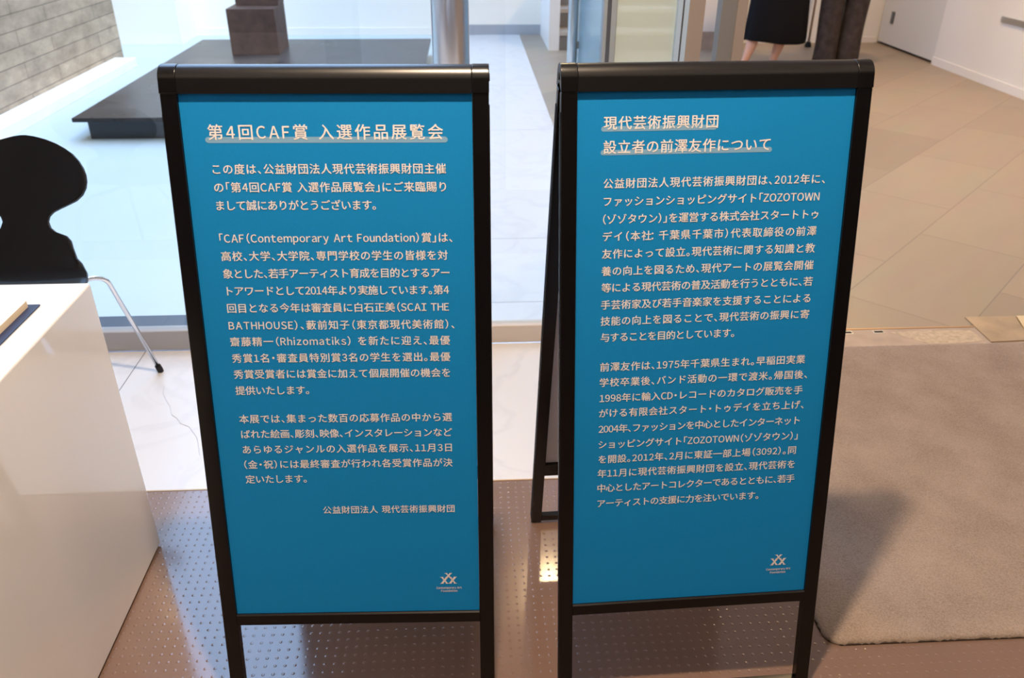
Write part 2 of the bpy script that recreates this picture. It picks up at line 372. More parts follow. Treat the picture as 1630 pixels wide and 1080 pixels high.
# concrete wall and ledge at the terrace
sbox('wall_concrete', -3.6, -3.04, 2.9, 7.75, 0, 4.2, concrete, 'board-marked grey concrete wall by the terrace')
sbox('trim_3', -3.04, -2.86, 2.9, 7.55, -.001, .075, cream_stone, bevel=.004)
sbox('wall_back_terrace', -4.6, -2.82, 8.66, 8.9, 0, 4.2, plaster, 'white wall behind the terrace')
sbox('wall_back', -2.82, .84, YB, YB+.2, 0, 4.2, plaster, 'white back wall of the court')
sbox('wall_back_return', -2.819, -2.80, 8.66, YB-.001, 0, 4.2, plaster)
sbox('baseboard_back', -2.799, -.03, YB-.012, YB, 0, .075, plaster)
sbox('baseboard_court', -.03, .80, YB-.012, YB, 0, .1, skirting_grey)
sbox('wall_stair_side', .80, .90, 8.22, YB, 0, .55, white_paint)
sbox('wall_far', 2.5, XR+.5, 8.6, 8.8, 0, ZC, white_paint, 'white end wall of the lobby')
sbox('wall_stair_pier', 2.19, 2.5, 8.24, 8.8, 0, ZC, white_paint)
sbox('baseboard_pier', 2.19, 2.5, 8.228, 8.24, 0, .165, threshold_stone)
sbox('baseboard_far', 2.5, XR, 8.588, 8.6, 0, .055, white_paint)
# right wall with door
sbox('wall_right', XR, XR+.2, YN, 7.44, 0, ZC, white_paint, 'white right wall of the lobby')
sbox('baseboard_right', XR-.010, XR, 2.6, 7.44, 0, .065, white_paint)
sbox('wall_right_header', XR, XR+.2, 7.44, 8.6, 2.2, ZC, white_paint)
bm = bmesh.new(); box(bm, XR+.012, XR+.05, 7.445, 8.585, .022, 2.195); d1 = structure(build('door_1', bm, door_paint, bevel=.002), 'pale grey flush door in the right wall')
bm = bmesh.new(); box(bm, XR+.001, XR+.012, 8.335, 8.385, .215, .325); build('hinge', bm, dark_frame, d1)
sbox('wall_right_door_back', XR+.06, XR+.2, 7.44, 8.6, 0, 2.2, rubber)
# handrail recess on the right wall
bm = bmesh.new(); box(bm, XR-.014, XR-.001, 5.2, 6.59, .478, .522)
tag(build('wall_rail', bm, steel, bevel=.003), 'grey metal rail fixed low along the right wall', 'rail')
# stairs
for k in range(9):
    y = 8.24+.27*k
    o = sbox('stair_step', .90, 2.19, y, y+.30, .17*k, .17*(k+1)-.035, stair_riser, 'grey stair step')
    bm = bmesh.new(); box(bm, .90, 2.19, y-.012, y+.30, .17*(k+1)-.035, .17*(k+1)); build('tread', bm, stair_tread, o)
# room shell out of frame
sbox('wall_left', XL-.2, XL, YN, 2.4, 0, ZC, white_paint)
sbox('wall_near', XL-.2, XR+.2, YN-.2, YN, 0, ZC, M('darkened_wall', (.10,.08,.07), .6))  # unseen wall, coloured dark so the black frames reflect less
sbox('ceiling', XL-.2, XR+.2, YN-.2, 2.56, ZC, ZC+.2, ceil_paint)
sbox('ceiling_lobby', -.2, XR+.2, 2.56, 11.0, ZC, ZC+.2, ceil_paint)
sbox('wall_stair_back', .84, 2.6, 10.7, 10.9, 0, 4.2, white_paint)
sbox('wall_left_return', -4.8, -4.6, 2.5, 9.0, 0, 4.2, white_paint)
# glass front
sbox('trim_4', XL, -.0995, YS, 2.535, 0, .075, curb_grey, 'steel curb below the window', bevel=.004)
sbox('trim_5', .0125, .40, YS, 2.535, 0, .069, curb_beige, 'steel curb below the narrow pane', bevel=.004)
sbox('window_1', XL, -.098, 2.508, 2.52, .076, ZC, glass, 'large clear window pane')
sbox('window_2', .012, .398, 2.508, 2.52, .07, ZC, glass, 'narrow clear pane beside the round steel post')
bm = bmesh.new(); tube(bm, [(-.043, 2.53, 0), (-.043, 2.53, ZC)], .0545, 40)
o = structure(build('trim_6', bm, steel, smooth=True), 'round brushed steel post between the panes')
bm = bmesh.new(); box(bm, .012, .03, 2.525, 2.56, 1.135, 1.2); build('bracket', bm, dark_frame, o)
for x0, x1, mt in ((.401,.411,cool_frame),(.4115,.4225,dark_frame),(.423,.438,cool_frame)):
    sbox('trim_7', x0, x1, 2.50, 2.545, 0, ZC, mt)
sbox('window_3', .4385, .615, 2.512, 2.522, .005, ZC, milky_glass, 'greenish glass pane beside the doorway')
for x0, x1, mt in ((.6155,.629,blue_steel),(.6295,.6335,dark_frame),(.634,.648,blue_steel),(.6485,.694,taupe_frame)):
    sbox('trim_8', x0, x1, 2.495, 2.54, .001, ZC, mt)
for x0, x1, y0, mt in ((.745,.788,2.50,grey_frame),(.7885,.818,2.49,taupe_frame)):
    sbox('trim_9', x0, x1, y0, 2.55, .001, ZC, mt)
# open door leaf with its pull handle
door = thing('glass_door', 'pale blue glass door leaf standing open behind the right sign', 'door', (.428, 2.56, 0))
bm = bmesh.new(); box(bm, -.004, .004, 0, .74, .012, 2.3); build('glass_leaf', bm, blue_glass, door)
bm = bmesh.new(); tube(bm, [(-.026, .66, .55), (-.026, .66, 1.75)], .019, 20); h = build('pull_handle', bm, steel, door, smooth=True)
for z in (.875, 1.5):
    bm = bmesh.new(); tube(bm, [(-.008, .66, z), (-.001, .66, z), (.001+.003, .66, z)], .013, 12); build('standoff', bm, dark_frame, h, smooth=True)

# ---------------------------------------------------------------- the lettering
GC = {}
def glyph(ch, bold=0):
    k = (ch, 0)
    if k not in GC:
        cu = bpy.data.curves.new('glyph', 'FONT'); cu.body = ch; cu.size = 1; cu.resolution_u = 3
        o = bpy.data.objects.new('glyph', cu); COL.objects.link(o); bpy.context.view_layer.update()
        ev = o.evaluated_get(bpy.context.evaluated_depsgraph_get()); me = bpy.data.meshes.new_from_object(ev)
        vs = [tuple(v.co[:2]) for v in me.vertices]; fs = [tuple(p.vertices) for p in me.polygons]
        bpy.data.objects.remove(o); bpy.data.curves.remove(cu); bpy.data.meshes.remove(me)
        xs = [v[0] for v in vs] or [0]
        GC[k] = (vs, fs, min(xs), max(xs))
    return GC[k]
ADV = {}
LX = .88        # Latin letters are set slightly narrow
def layout(text, bold):
    """[(char, x shift, x position)] with half-width punctuation, in ems"""
    x = 0; out = []
    for ch in text:
        sh, adv = 0, 1.0
        if ch in '、。）」': adv = .5
        elif ch in '（「': sh, adv = -.5, .5
        elif ch in '・：': sh, adv = -.25, .5
        elif ch == ' ': adv = .33
        elif ch.isascii() and ch.isalnum():
            ch = chr(ord(ch)+0xFEE0); g = glyph(ch); sh = -g[2]*LX+.05; adv = (g[3]-g[2])*LX+.10
        elif ord(ch) < 128:
            if ch not in ADV: ADV[ch] = glyph('H'+ch+'H', 0)[3]-glyph('HH', 0)[3]
            adv = ADV[ch]+.02
        out.append((ch, sh, x)); x += adv
    return out
def set_line(acc, text, x0, x1, s, em, bold=.013):
    """ink of the line runs from x0 to x1, its middle at height s on the panel"""
    L = layout(text, bold)
    first, last = L[0], L[-1]
    fx = lambda c: LX if 0xFF10 <= ord(c) <= 0xFF5A and c not in '（）：' else 1.0
    a = first[2]+first[1]+glyph(first[0], bold)[2]*fx(first[0]); b = last[2]+last[1]+glyph(last[0], bold)[3]*fx(last[0])
    n = len(L)-1
    tr = ((x1-x0)/em-(b-a))/n
    for i, (ch, sh, x) in enumerate(L):
        vs, fs, _, _ = glyph(ch, bold); kx = fx(ch)
        if not fs: continue
        ox = x0+(x+sh+tr*i-a)*em; oy = s-.38*em
        for q, (dx, dy) in enumerate(((-bold, 0), (bold, 0), (0, -bold*.8), (0, bold*.8))):
            acc[0].append(([(ox+(vx*kx+dx)*em, oy+(vy+dy)*em, q*.00005) for vx, vy in vs], fs))
def bar(acc, x0, x1, s, th):
    r = th/2; pts = []
    for k in range(11): a = -math.pi/2+math.pi*k/10; pts.append((x1-r+r*math.cos(a), s+r*math.sin(a)))
    for k in range(11): a = math.pi/2+math.pi*k/10; pts.append((x0+r+r*math.cos(a), s+r*math.sin(a)))
    acc[0].append((pts, [tuple(range(len(pts)))]))
def print_mesh(name, acc, FT, d, mat, parent):
    V, Fc = [], []
    for vs, fs in acc[0]:
        o = len(V); V += [FT(p[0], p[1], d+(p[2] if len(p) > 2 else 0)) for p in vs]; Fc += [tuple(o+i for i in f) for f in fs]
    me = bpy.data.meshes.new(name); me.from_pydata(V, [], Fc); me.update()
    return link(name, me, mat, parent)
def xmark(acc, cx, cs, wd, ht, th):
    for sg in (-1, 1):
        t = th*(1.15 if sg < 0 else .8)
        P = [(cx-sg*wd/2-t/2, cs+ht/2), (cx-sg*wd/2+t/2, cs+ht/2), (cx+sg*wd/2+t/2, cs-ht/2), (cx+sg*wd/2-t/2, cs-ht/2)]
        acc[0].append((P, [(0,1,2,3)]))
    for sx in (-1, 1):
        for sy in (-1, 1):
            x, y = cx+sx*wd/2, cs+sy*ht/2
            acc[0].append(([(x-th*.75, y-.0005), (x+th*.75, y-.0005), (x+th*.75, y+.0005), (x-th*.75, y+.0005)], [(0,1,2,3)]))

# ---------------------------------------------------------------- A-frame signs
D, TAU, W, SB, ST = 0.2701, 0.2132, 0.5013, 0.2245, 1.1524
ct, st_ = math.cos(TAU), math.sin(TAU)
PW = 0.45
def make_sign(X, Y, th, label, paras):
    root = thing('a_frame_sign', label, 'sign', (X, Y, 0), th, 'black A-frame signs')
    def FR(x, s, d): return (x, -D+s*st_-d*ct, s*ct+d*st_)
    def RE(x, s, d): return (x, D-s*st_+d*ct, s*ct+d*st_)
    for T, front in ((FR, True), (RE, False)):
        for sx in (-1, 1):
            bm = bmesh.new(); xa, xb = sorted((sx*PW/2, sx*W/2)); box(bm, xa, xb, .006, 1.150, -.018, 0, T)
            p = build('side_post', bm, black_metal, root, bevel=.0014)
            for dd in (-.0045, -.0135):       # ridges along the outer flank
                bm = bmesh.new(); xo = sx*W/2; box(bm, min(xo, xo+sx*.0012), max(xo, xo+sx*.0012), .02, 1.12, dd-.0012, dd+.0012, T)
                build('flank_ridge', bm, black_metal, p)
            bm = bmesh.new(); box(bm, xa+.002, xb-.002, .0042, .010, -.016, -.002, T); build('foot_pad', bm, rubber, p)
        bm = bmesh.new(); lo_ = .2018 if front else .186
        prism(bm, [(lo_, -.016), (lo_, -.001), (lo_+.0017, .0006), (.2225, .0006), (SB+.0005, -.002), (SB+.0005, -.016)], lambda t, s, d: T(t, s, d), -PW/2, PW/2)
        build('bottom_rail', bm, black_metal, root)
        bm = bmesh.new(); box(bm, -PW/2, PW/2, *((.006, .022) if front else (.010, .030)), -.016, -.003, T); build('foot_rail', bm, black_metal, root, bevel=.001)
        bm = bmesh.new(); box(bm, -PW/2+.0005, PW/2-.0005, SB, 1.155, -.0075, -.0045, T)
        pn = build('front_panel' if front else 'rear_panel', bm, blue_print if front else board_grey, root)
        if front:
            bm = bmesh.new(); box(bm, -PW/2+.0005, PW/2-.0005, SB, 1.15, -.0105, -.0080, T); build('backing_board', bm, board_grey, pn)
            for nm, mat, d, acc in paras(): print_mesh(nm, acc, T, d-.0045, mat, pn)
    # rounded top cover and its two end caps
    rad, zc = .0235, 1.139
    def prof(e):
        P = [FR(0, 1.150, .0012+e)[1:]]
        for k in range(25):
            a = math.pi-TAU*.6-(math.pi-TAU*1.2)*k/24
            P.append(((rad+e)*math.cos(a), zc+(rad+e)*math.sin(a)))
        P.append(RE(0, 1.150, .0012+e)[1:]); P.append(RE(0, 1.150, -.0020)[1:]); P.append((0, 1.135)); P.append(FR(0, 1.150, -.0020)[1:])
        return P
    T = lambda t, y, z: (t, y, z)
    bm = bmesh.new(); prism(bm, prof(0), T, -W/2+.0265, W/2-.0265)
    build('top_cover', bm, satin_metal, root, bevel=.0005)
    for sx in (-1, 1):
        bm = bmesh.new(); a, b = sorted((sx*(W/2-.0262), sx*(W/2+.0005))); prism(bm, prof(.0006), T, a, b)
        e = build('end_cap', bm, black_metal, root, bevel=.0012)
        bm = bmesh.new(); tube(bm, [(sx*(W/2+.0002), 0, 1.143), (sx*(W/2+.0016), 0, 1.143)], .006, 16); build('hinge_pin', bm, rubber, e)
    return root

def para(lines, em, bold=.013):
    acc = [[]]
    for t, a, b, s in lines: set_line(acc, t, a, b, s, em, bold)
    return acc
def logo(cx, cs):
    acc = [[]]
    xmark(acc, cx-.0074, cs-.0030, .0096, .0134, .0040); xmark(acc, cx+.0074, cs-.0030, .0096, .0134, .0040); xmark(acc, cx, cs+.0068, .0086, .0098, .0034)
    return acc
LM, RM = -.1840, .1815
def left_text():
    tb = [[]]; bar(tb, -.1902, .1858, 1.0812, .0092)
    cap = [[]]; set_line(cap, 'Contemporary Art', .1458, .1928, .2738, .0058, .02); set_line(cap, 'Foundation', .1543, .1843, .2672, .0058, .02)
    return [('title_underline', ink_bar, .0002, tb),
        ('title_text', ink_white, .0004, para([('第4回CAF賞 入選作品展覧会', -.1849, .1785, 1.0930)], .0252)),
        ('body_text', ink_white, .0004, para([
            ('この度は、公益財団法人現代芸術振興財団主催', -.1835, .1817, 1.0367),
            ('の「第4回CAF賞 入選作品展覧会」にご来臨賜り', -.184, .1812, 1.0083),
            ('まして誠にありがとうございます。', -.1835, .0686, .9798)], .0172)),
        ('body_text', ink_white, .0004, para([
            ('「CAF（Contemporary Art Foundation）賞」は、', -.1843, .1894, .9270),
            ('高校、大学、大学院、専門学校の学生の皆様を対', -.1844, .1812, .8980),
            ('象とした、若手アーティスト育成を目的とするアー', -.1845, .1835, .8690),
            ('トアワードとして2014年より実施しています。第4', -.1812, .1819, .8402),
            ('回目となる今年は審査員に白石正美（SCAI THE', -.1837, .1812, .8110),
            ('BATHHOUSE）、藪前知子（東京都現代美術館）、', -.1842, .1896, .7812),
            ('齋藤精一（Rhizomatiks） を新たに迎え、最優', -.1846, .1815, .7531),
            ('秀賞1名・審査員特別賞3名の学生を選出。最優', -.1845, .1814, .7240),
            ('秀賞受賞者には賞金に加えて個展開催の機会を', -.1843, .1805, .6955),
            ('提供いたします。', -.1845, -.0603, .6662)], .0172)),
        ('body_text', ink_white, .0004, para([
            ('本展では、集まった数百の応募作品の中から選', -.1831, .1818, .6141),
            ('ばれた絵画、彫刻、映像、インスタレーションなど', -.1826, .1815, .5857),
            ('あらゆるジャンルの入選作品を展示、11月3日', -.1826, .1803, .5567),
            ('（金・祝）には最終審査が行われ各受賞作品が決', -.1826, .1809, .5280),
            ('定いたします。', -.183, -.0766, .4997)], .0172)),
        ('signature_text', ink_white, .0004, para([('公益財団法人 現代芸術振興財団', -.0515, .1825, .4374)], .0160)),
        ('foundation_emblem', ink_white, .0004, logo(.1685, .2926)),
        ('emblem_caption', ink_white, .0004, cap)]
def right_text():
    tb = [[]]; bar(tb, -.1863, .0006, 1.0932, .0080); bar(tb, -.1865, .0942, 1.0566, .0080)
    cap = [[]]; set_line(cap, 'Contemporary Art', .1465, .1939, .2742, .0058, .02); set_line(cap, 'Foundation', .1547, .1845, .2672, .0058, .02)
    return [('title_underline', ink_bar, .0002, tb),
        ('title_text', ink_white, .0004, para([('現代芸術振興財団', -.1821, .0021, 1.1023), ('設立者の前澤友作について', -.1819, .0905, 1.0651)], .0222)),
        ('body_text', ink_white, .0004, para([
            ('公益財団法人現代芸術振興財団は、2012年に、', -.1808, .1880, 1.0078),
            ('ファッションショッピングサイト「ZOZOTOWN', -.1799, .1812, .9790),
            ('（ゾゾタウン）」を運営する株式会社スタートトゥ', -.1804, .1821, .9500),
            ('デイ（本社：千葉県千葉市）代表取締役の前澤', -.1806, .1815, .9217),
            ('友作によって設立。現代芸術に関する知識と教', -.1810, .1818, .8927),
            ('養の向上を図るため、現代アートの展覧会開催', -.1814, .1822, .8637),
            ('等による現代芸術の普及活動を行うとともに、若', -.1809, .1832, .8352),
            ('手芸術家及び若手音楽家を支援することによる', -.1812, .1825, .8057),
            ('技能の向上を図ることで、現代芸術の振興に寄', -.1813, .1828, .7773),
            ('与することを目的としています。', -.1808, .0523, .7484)], .0172)),
        ('body_text', ink_white, .0004, para([
            ('前澤友作は、1975年千葉県生まれ。早稲田実業', -.1806, .1834, .6951),
            ('学校卒業後、バンド活動の一環で渡米。帰国後、', -.1809, .1900, .6668),
            ('1998年に輸入CD・レコードのカタログ販売を手', -.1805, .1840, .6375),
            ('がける有限会社スタート・トゥデイを立ち上げ、', -.1810, .1890, .6094),
            ('2004年、ファッションを中心としたインターネット', -.1812, .1840, .5794),
            ('ショッピングサイト「ZOZOTOWN（ゾゾタウン）」', -.1809, .1831, .5496),
            ('を開設。2012年、2月に東証一部上場（3092）。同', -.1805, .1824, .5210),
            ('年11月に現代芸術振興財団を設立、現代芸術を', -.1816, .1829, .4931),
            ('中心としたアートコレクターであるとともに、若手', -.1814, .1850, .4640),
            ('アーティストの支援に力を注いでいます。', -.1809, .1192, .4333)], .0172)),
        ('foundation_emblem', ink_white, .0004, logo(.1688, .2930)),
        ('emblem_caption', ink_white, .0004, cap)]
make_sign(-.2157, 1.3140, -.0289, 'black A-frame sign with a one-line title on blue, beside the white desk', left_text)
make_sign(.3962, 1.3202, .0313, 'black A-frame sign with a two-line title on blue, beside the carpet mat', right_text)

# ---------------------------------------------------------------- white desk, book
desk = thing('reception_desk', 'glossy white box-shaped reception desk in front of the black chair', 'desk', (-1.42, .92, 0))
bm = bmesh.new(); box(bm, -.62, .6557, -.62, .6156, .006, .7011); build('body', bm, desk_white, desk, bevel=.006, seg=3)
bm = bmesh.new(); box(bm, -.60, .650, -.60, .609, 0, .0062); build('plinth', bm, rubber, desk)
book = thing('guest_book', 'open book with cream pages and navy cover on the white desk', 'book', (-.817, 1.433, .7011))
bm = bmesh.new(); box(bm, -.42, 0, -.29, 0, .0002, .0035); build('cover', bm, navy, book, bevel=.0012)
def leafprof(bm, x0, x1, y0, y1, lo, hi):
    n = 10; rings = []
    for i in range(n+1):
        t = i/n; x = x0+(x1-x0)*t; z = .0036+.0145*(math.sin(math.pi*min(1, (1-t)*1.15+.12))*.35+.75) if True else hi
        rings.append([(x, y0, .0036), (x, y1, .0036), (x, y1, z), (x, y0, z)])
    loft(bm, rings)
def pages(o):
    o.data.materials.append(paper)
    for p in o.data.polygons:
        if p.normal.z > .5: p.material_index = 1
bm = bmesh.new(); leafprof(bm, -.205, -.017, -.278, -.012, 0, .015); pages(build('page_block', bm, paper_edge, book))
bm = bmesh.new(); leafprof(bm, -.215, -.403, -.278, -.012, 0, .015); pages(build('page_block', bm, paper_edge, book))

# ---------------------------------------------------------------- moulded chair behind the desk
CX = -1.211
chair = thing('moulded_chair', 'black moulded plywood chair with a narrow waist behind the white desk', 'chair', (CX, 2.0, 0))
# back outline: (half width, height) read bottom to top
BK = [(.168,.447),(.162,.461),(.147,.484),(.136,.504),(.126,.529),(.121,.546),(.109,.558),(.080,.567),(.066,.577),(.060,.592),(.064,.604),(.075,.614),(.096,.624),(.118,.633),(.140,.643),(.157,.657),(.167,.674),(.1695,.69),(.1675,.706),(.161,.722),(.149,.739),(.131,.756),(.110,.769),(.086,.780),(.060,.789),(.030,.796),(.008,.799)]
path = []           # (half width, y, z) from the seat front to the top of the back
for hw, y, z in ((.05,1.655,.436),(.105,1.660,.438),(.138,1.68,.442),(.156,1.72,.446),(.164,1.77,.447),(.168,1.85,.444),(.169,1.93,.439),(.168,1.99,.434),(.168,2.02,.4345),(.168,2.045,.437),(.168,2.066,.442)): path.append((hw, y, z))
for hw, z in BK: path.append((hw, 2.10+(z-.45)*.543-(.014 if z < .45 else .003 if z < .47 else 0), z+(.003 if z < .45 else 0)))
bm = bmesh.new(); rows = []
NX = 16
for hw, y, z in path:
    r = []
    for k in range(NX+1):
        u = -1+2*k/NX; x = hw*u
        cup = (x/.21)**2
        if z > .5: r.append(bm.verts.new((x, y-2.0-.02*cup, z)))
        else: r.append(bm.verts.new((x, y-2.0, z+.012*cup)))
    rows.append(r)
for a, b in zip(rows, rows[1:]):
    for k in range(NX): bm.faces.new((a[k], a[k+1], b[k+1], b[k]))
shell = build('seat_shell', bm, lacquer, chair, smooth=True)
so = shell.modifiers.new('solid', 'SOLIDIFY'); so.thickness = .009; so.offset = 0
bv = shell.modifiers.new('bevel', 'BEVEL'); bv.width = .0025; bv.segments = 2; bv.limit_method = 'ANGLE'
for sx, sy in ((1,1),(-1,1),(1,-1),(-1,-1)):
    if sy > 0: P = [(sx*.03, -.03, .418), (sx*.138, .17, .425), (sx*.165, .198, .405), (sx*.186, .345, .022)]
    else: P = [(sx*.03, -.06, .418), (sx*.150, -.22, .425), (sx*.172, -.25, .405), (sx*.19, -.345, .022)]
    bm = bmesh.new(); tube(bm, fillet(P, .035), .0068, 14); lg = build('leg', bm, chrome, chair, smooth=True)
    p = Vector(P[-1]); q = Vector(P[-2]); dr = (p-q).normalized()
    bm = bmesh.new(); tube(bm, [p-dr*.006, p+dr*.012, (p.x+dr.x*.02, p.y+dr.y*.02, .0008)], [.0098, .0102, .0095], 14); build('foot_cap', bm, rubber, lg, smooth=True)
bm = bmesh.new(); tube(bm, [(0,-.045,.412),(0,-.045,.432)], .06, 24); build('leg_mount', bm, chrome, chair)

# ---------------------------------------------------------------- carpet mat
mat_o = thing('carpet_mat', 'beige cut-pile carpet mat on the floor beside the right sign', 'mat', (0,0,0))
bm = bmesh.new(); x0, x1, y0, y1 = .735, 3.2, 1.155, 2.40
nx, ny = 330, 170; G = {}
def edge(x, y):
    # soft front corner, slightly wavy sides
    return x, y
for i in range(nx+1):
    for j in range(ny+1):
        # denser sampling near the visible corner
        x = x0+(x1-x0)*i/nx; y = y0+(y1-y0)*j/ny
        if i in (0, nx): x += random.uniform(-.0025, .0025)
        if j in (0, ny): y += random.uniform(-.0025, .0025)
        cx, cy = x0+.03, y0+.04
        if x < cx and y < cy:
            dx, dy = (cx-x)/.03, (cy-y)/.04; l = math.hypot(dx, dy)
            if l > 1: x = cx-.03*dx/l; y = cy-.04*dy/l
        e = min(i, nx-i, j, ny-j)
        z = (.0105 if e > 1 else (.0095 if e == 1 else .006))+random.uniform(-.0011, .0011)
        G[i, j] = bm.verts.new((x, y, z))
for i in range(nx):
    for j in range(ny):
        try: bm.faces.new((G[i,j], G[i+1,j], G[i+1,j+1], G[i,j+1]))
        except ValueError: pass
loop = [(i,0) for i in range(nx+1)]+[(nx,j) for j in range(1,ny+1)]+[(i,ny) for i in range(nx-1,-1,-1)]+[(0,j) for j in range(ny-1,0,-1)]
lo = [bm.verts.new((G[k].co.x, G[k].co.y, .002)) for k in loop]; n = len(loop)
for k in range(n): bm.faces.new((G[loop[k]], G[loop[(k+1)%n]], lo[(k+1)%n], lo[k]))
build('pile', bm, carpet, mat_o, smooth=True)
bm = bmesh.new(); poly(bm, [(x0+.03,y0-.001),(x1,y0-.001),(x1,y1),(x0-.001,y1),(x0-.001,y0+.04),(x0+.008,y0+.011)], .0002, .0032); build('backing', bm, carpet_edge, mat_o)

# ---------------------------------------------------------------- terrace sculpture
plat = thing('display_platform', 'low dark polished platform on the bright terrace outside', 'platform', (-1.3, 6.5, 0))
bm = bmesh.new(); box(bm, -1.10, .98, -1.38, 1.50, .125, .15); build('slab', bm, granite, plat, bevel=.003)
bm = bmesh.new(); box(bm, -1.05, .94, -1.29, 1.42, 0, .125); build('base', bm, M('dark_base', (.045,.05,.06), .4, .4), plat)
scu = thing('block_sculpture', 'rust brown steel block stack standing on the dark platform', 'sculpture', (-1.74, 7.43, .15))
bm = bmesh.new(); box(bm, -.198, .190, -.23, .20, .0005, .36); build('lower_block', bm, corten, scu, bevel=.004)
bm = bmesh.new(); box(bm, -.165, .188, -.02, .22, .36, .78); build('upper_block', bm, corten, scu, bevel=.004)

# ---------------------------------------------------------------- slim pole by the far wall
pole = thing('slim_pole', 'slim brown pole on a small dark foot by the far wall, between two visitors', 'pole', (3.40, 8.35, 0))
bm = bmesh.new(); tube(bm, [(0,0,.02),(0,0,1.5)], .011, 12); build('shaft', bm, M('brown_pole', (.30,.2,.14), .5), pole, smooth=True)
bm = bmesh.new(); tube(bm, [(0,0,.0005),(0,0,.02),(0,0,.05)], [.032,.032,.02], 20); build('foot', bm, rubber, pole)

# ---------------------------------------------------------------- people
def skin(name, verts, edges, radii, mat, parent, root=0, sub=2):
    me = bpy.data.meshes.new(name); me.from_pydata([tuple(v) for v in verts], edges, []); me.update()
    o = bpy.data.objects.new(name, me); COL.objects.link(o)
    sk = o.modifiers.new('skin', 'SKIN'); sk.use_smooth_shade = True
    for i, v in enumerate(me.skin_vertices[0].data):
        v.radius = radii[i] if isinstance(radii[i], tuple) else (radii[i], radii[i]); v.use_root = (i == root)
    if sub:
        s = o.modifiers.new('sub', 'SUBSURF'); s.levels = sub; s.render_levels = sub
    bpy.context.view_layer.update()
    ev = o.evaluated_get(bpy.context.evaluated_depsgraph_get()); m2 = bpy.data.meshes.new_from_object(ev)
    bpy.data.objects.remove(o); bpy.data.meshes.remove(me)
    return link(name, m2, mat, parent, smooth=True)
class Sk:
    def __init__(s): s.v, s.e, s.r = [], [], []
    def add(s, p, r, a=None):
        s.v.append(Vector(p)); s.r.append(r)
        if a is not None: s.e.append((a, len(s.v)-1))
        return len(s.v)-1
    def chain(s, a, pts):
        for p, r in pts: a = s.add(p, r, a)
        return a
def arm(sk, chest, sh, el, wr, fwd, side, k=1.0):
    a = sk.chain(chest, [(sh, .050*k), ((Vector(sh)*.5+Vector(el)*.5), .043*k), (el, .037*k), ((Vector(el)*.45+Vector(wr)*.55), .034*k), (wr, .024*k)])
    w_ = Vector(wr); d = (w_-Vector(el)).normalized(); fwd = Vector(fwd); lat = d.cross(Vector((side, 0, 0))).normalized()
    palm = sk.add(w_+d*.055, (.020*k, .034*k), a)
    for q, ln in ((-.026,.062),(-.009,.075),(.009,.078),(.026,.068)):
        b = w_+d*.095+lat*q
        sk.chain(palm, [(b, .0085), (b+d*ln*.5+Vector((-side*.008,0,0)), .008), (b+d*ln+Vector((-side*.022,0,0)), .0065)])
    t = w_+d*.035-lat*.03
    sk.chain(palm, [(t, .010), (t+d*.03-lat*.012, .0085), (t+d*.055-lat*.016, .0075)])
def head(sk, neck, c, face):
    c = Vector(c); f = Vector(face)
    a = sk.chain(neck, [(c-Vector((0,0,.10)), .052), (c-Vector((0,0,.05))+f*.012, .066), (c+Vector((0,0,.01)), .082), (c+Vector((0,0,.06)), .078), (c+Vector((0,0,.095)), .048)])
def face_parts(root, c, f, hairlen, k):
    c = Vector(c); f = Vector(f).normalized(); lat = Vector((-f.y, f.x, 0))
    bm = bmesh.new(); tube(bm, [c+f*.080+Vector((0,0,.015)), c+f*.098+Vector((0,0,-.018)), c+f*.082+Vector((0,0,-.026))], [.006,.012,.006], 10); build('nose', bm, skin_mat, root, smooth=True)
    for s in (-1, 1):
        bm = bmesh.new(); bmesh.ops.create_uvsphere(bm, u_segments=12, v_segments=8, radius=.010); bmesh.ops.translate(bm, verts=bm.verts, vec=c+f*.076+lat*s*.032+Vector((0,0,.012))); build('eye', bm, M('eye', (.03,.02,.015), .2), root, smooth=True)
        bm = bmesh.new(); bmesh.ops.create_uvsphere(bm, u_segments=12, v_segments=8, radius=.024)
        for v in bm.verts: v.co = c+lat*(s*.084+v.co.x*.35)+f*v.co.y*.7+Vector((0,0,v.co.z*1.2-.005))
        build('ear', bm, skin_mat, root, smooth=True)
    bm = bmesh.new(); tube(bm, [c+f*.070-lat*.024+Vector((0,0,-.050)), c+f*.080+Vector((0,0,-.050)), c+f*.070+lat*.024+Vector((0,0,-.050))], [.003,.007,.003], 8); build('mouth', bm, M('lips', (.45,.16,.14), .5), root, smooth=True)
    bm = bmesh.new(); bmesh.ops.create_uvsphere(bm, u_segments=28, v_segments=18, radius=1)
    dl = [v for v in bm.verts if (v.co.y > .35 and v.co.z < .42) or v.co.z < -.55]
    bmesh.ops.delete(bm, geom=dl, context='VERTS')
    for v in bm.verts:
        z = v.co.z*.098+.028
        if v.co.z < 0: z = .028+v.co.z*hairlen
        v.co = c+lat*v.co.x*.096+f*(v.co.y*.098-.008)+Vector((0,0,z))
    build('hair', bm, hair, root, smooth=True)
def shoe(root, ankle, direc, mat, ln=.24, heel=.0):
    a = Vector(ankle); d = Vector(direc).normalized(); lat = Vector((-d.y, d.x, 0)); rings = []
    for t, hw, h in ((-.25,.020,.05),(-.18,.030,.072),(-.02,.032,.068),(.2,.035,.05),(.45,.042,.038),(.62,.040,.03),(.74,.026,.022),(.78,.010,.012)):
        p = Vector((a.x, a.y, 0))+d*ln*t; rings.append([p+lat*hw*math.cos(q)+Vector((0,0,.002+h*(0.5+.5*math.sin(q)))) for q in [2*math.pi*i/14 for i in range(14)]])
    bm = bmesh.new(); loft(bm, rings); build('shoe', bm, mat, root, smooth=True)

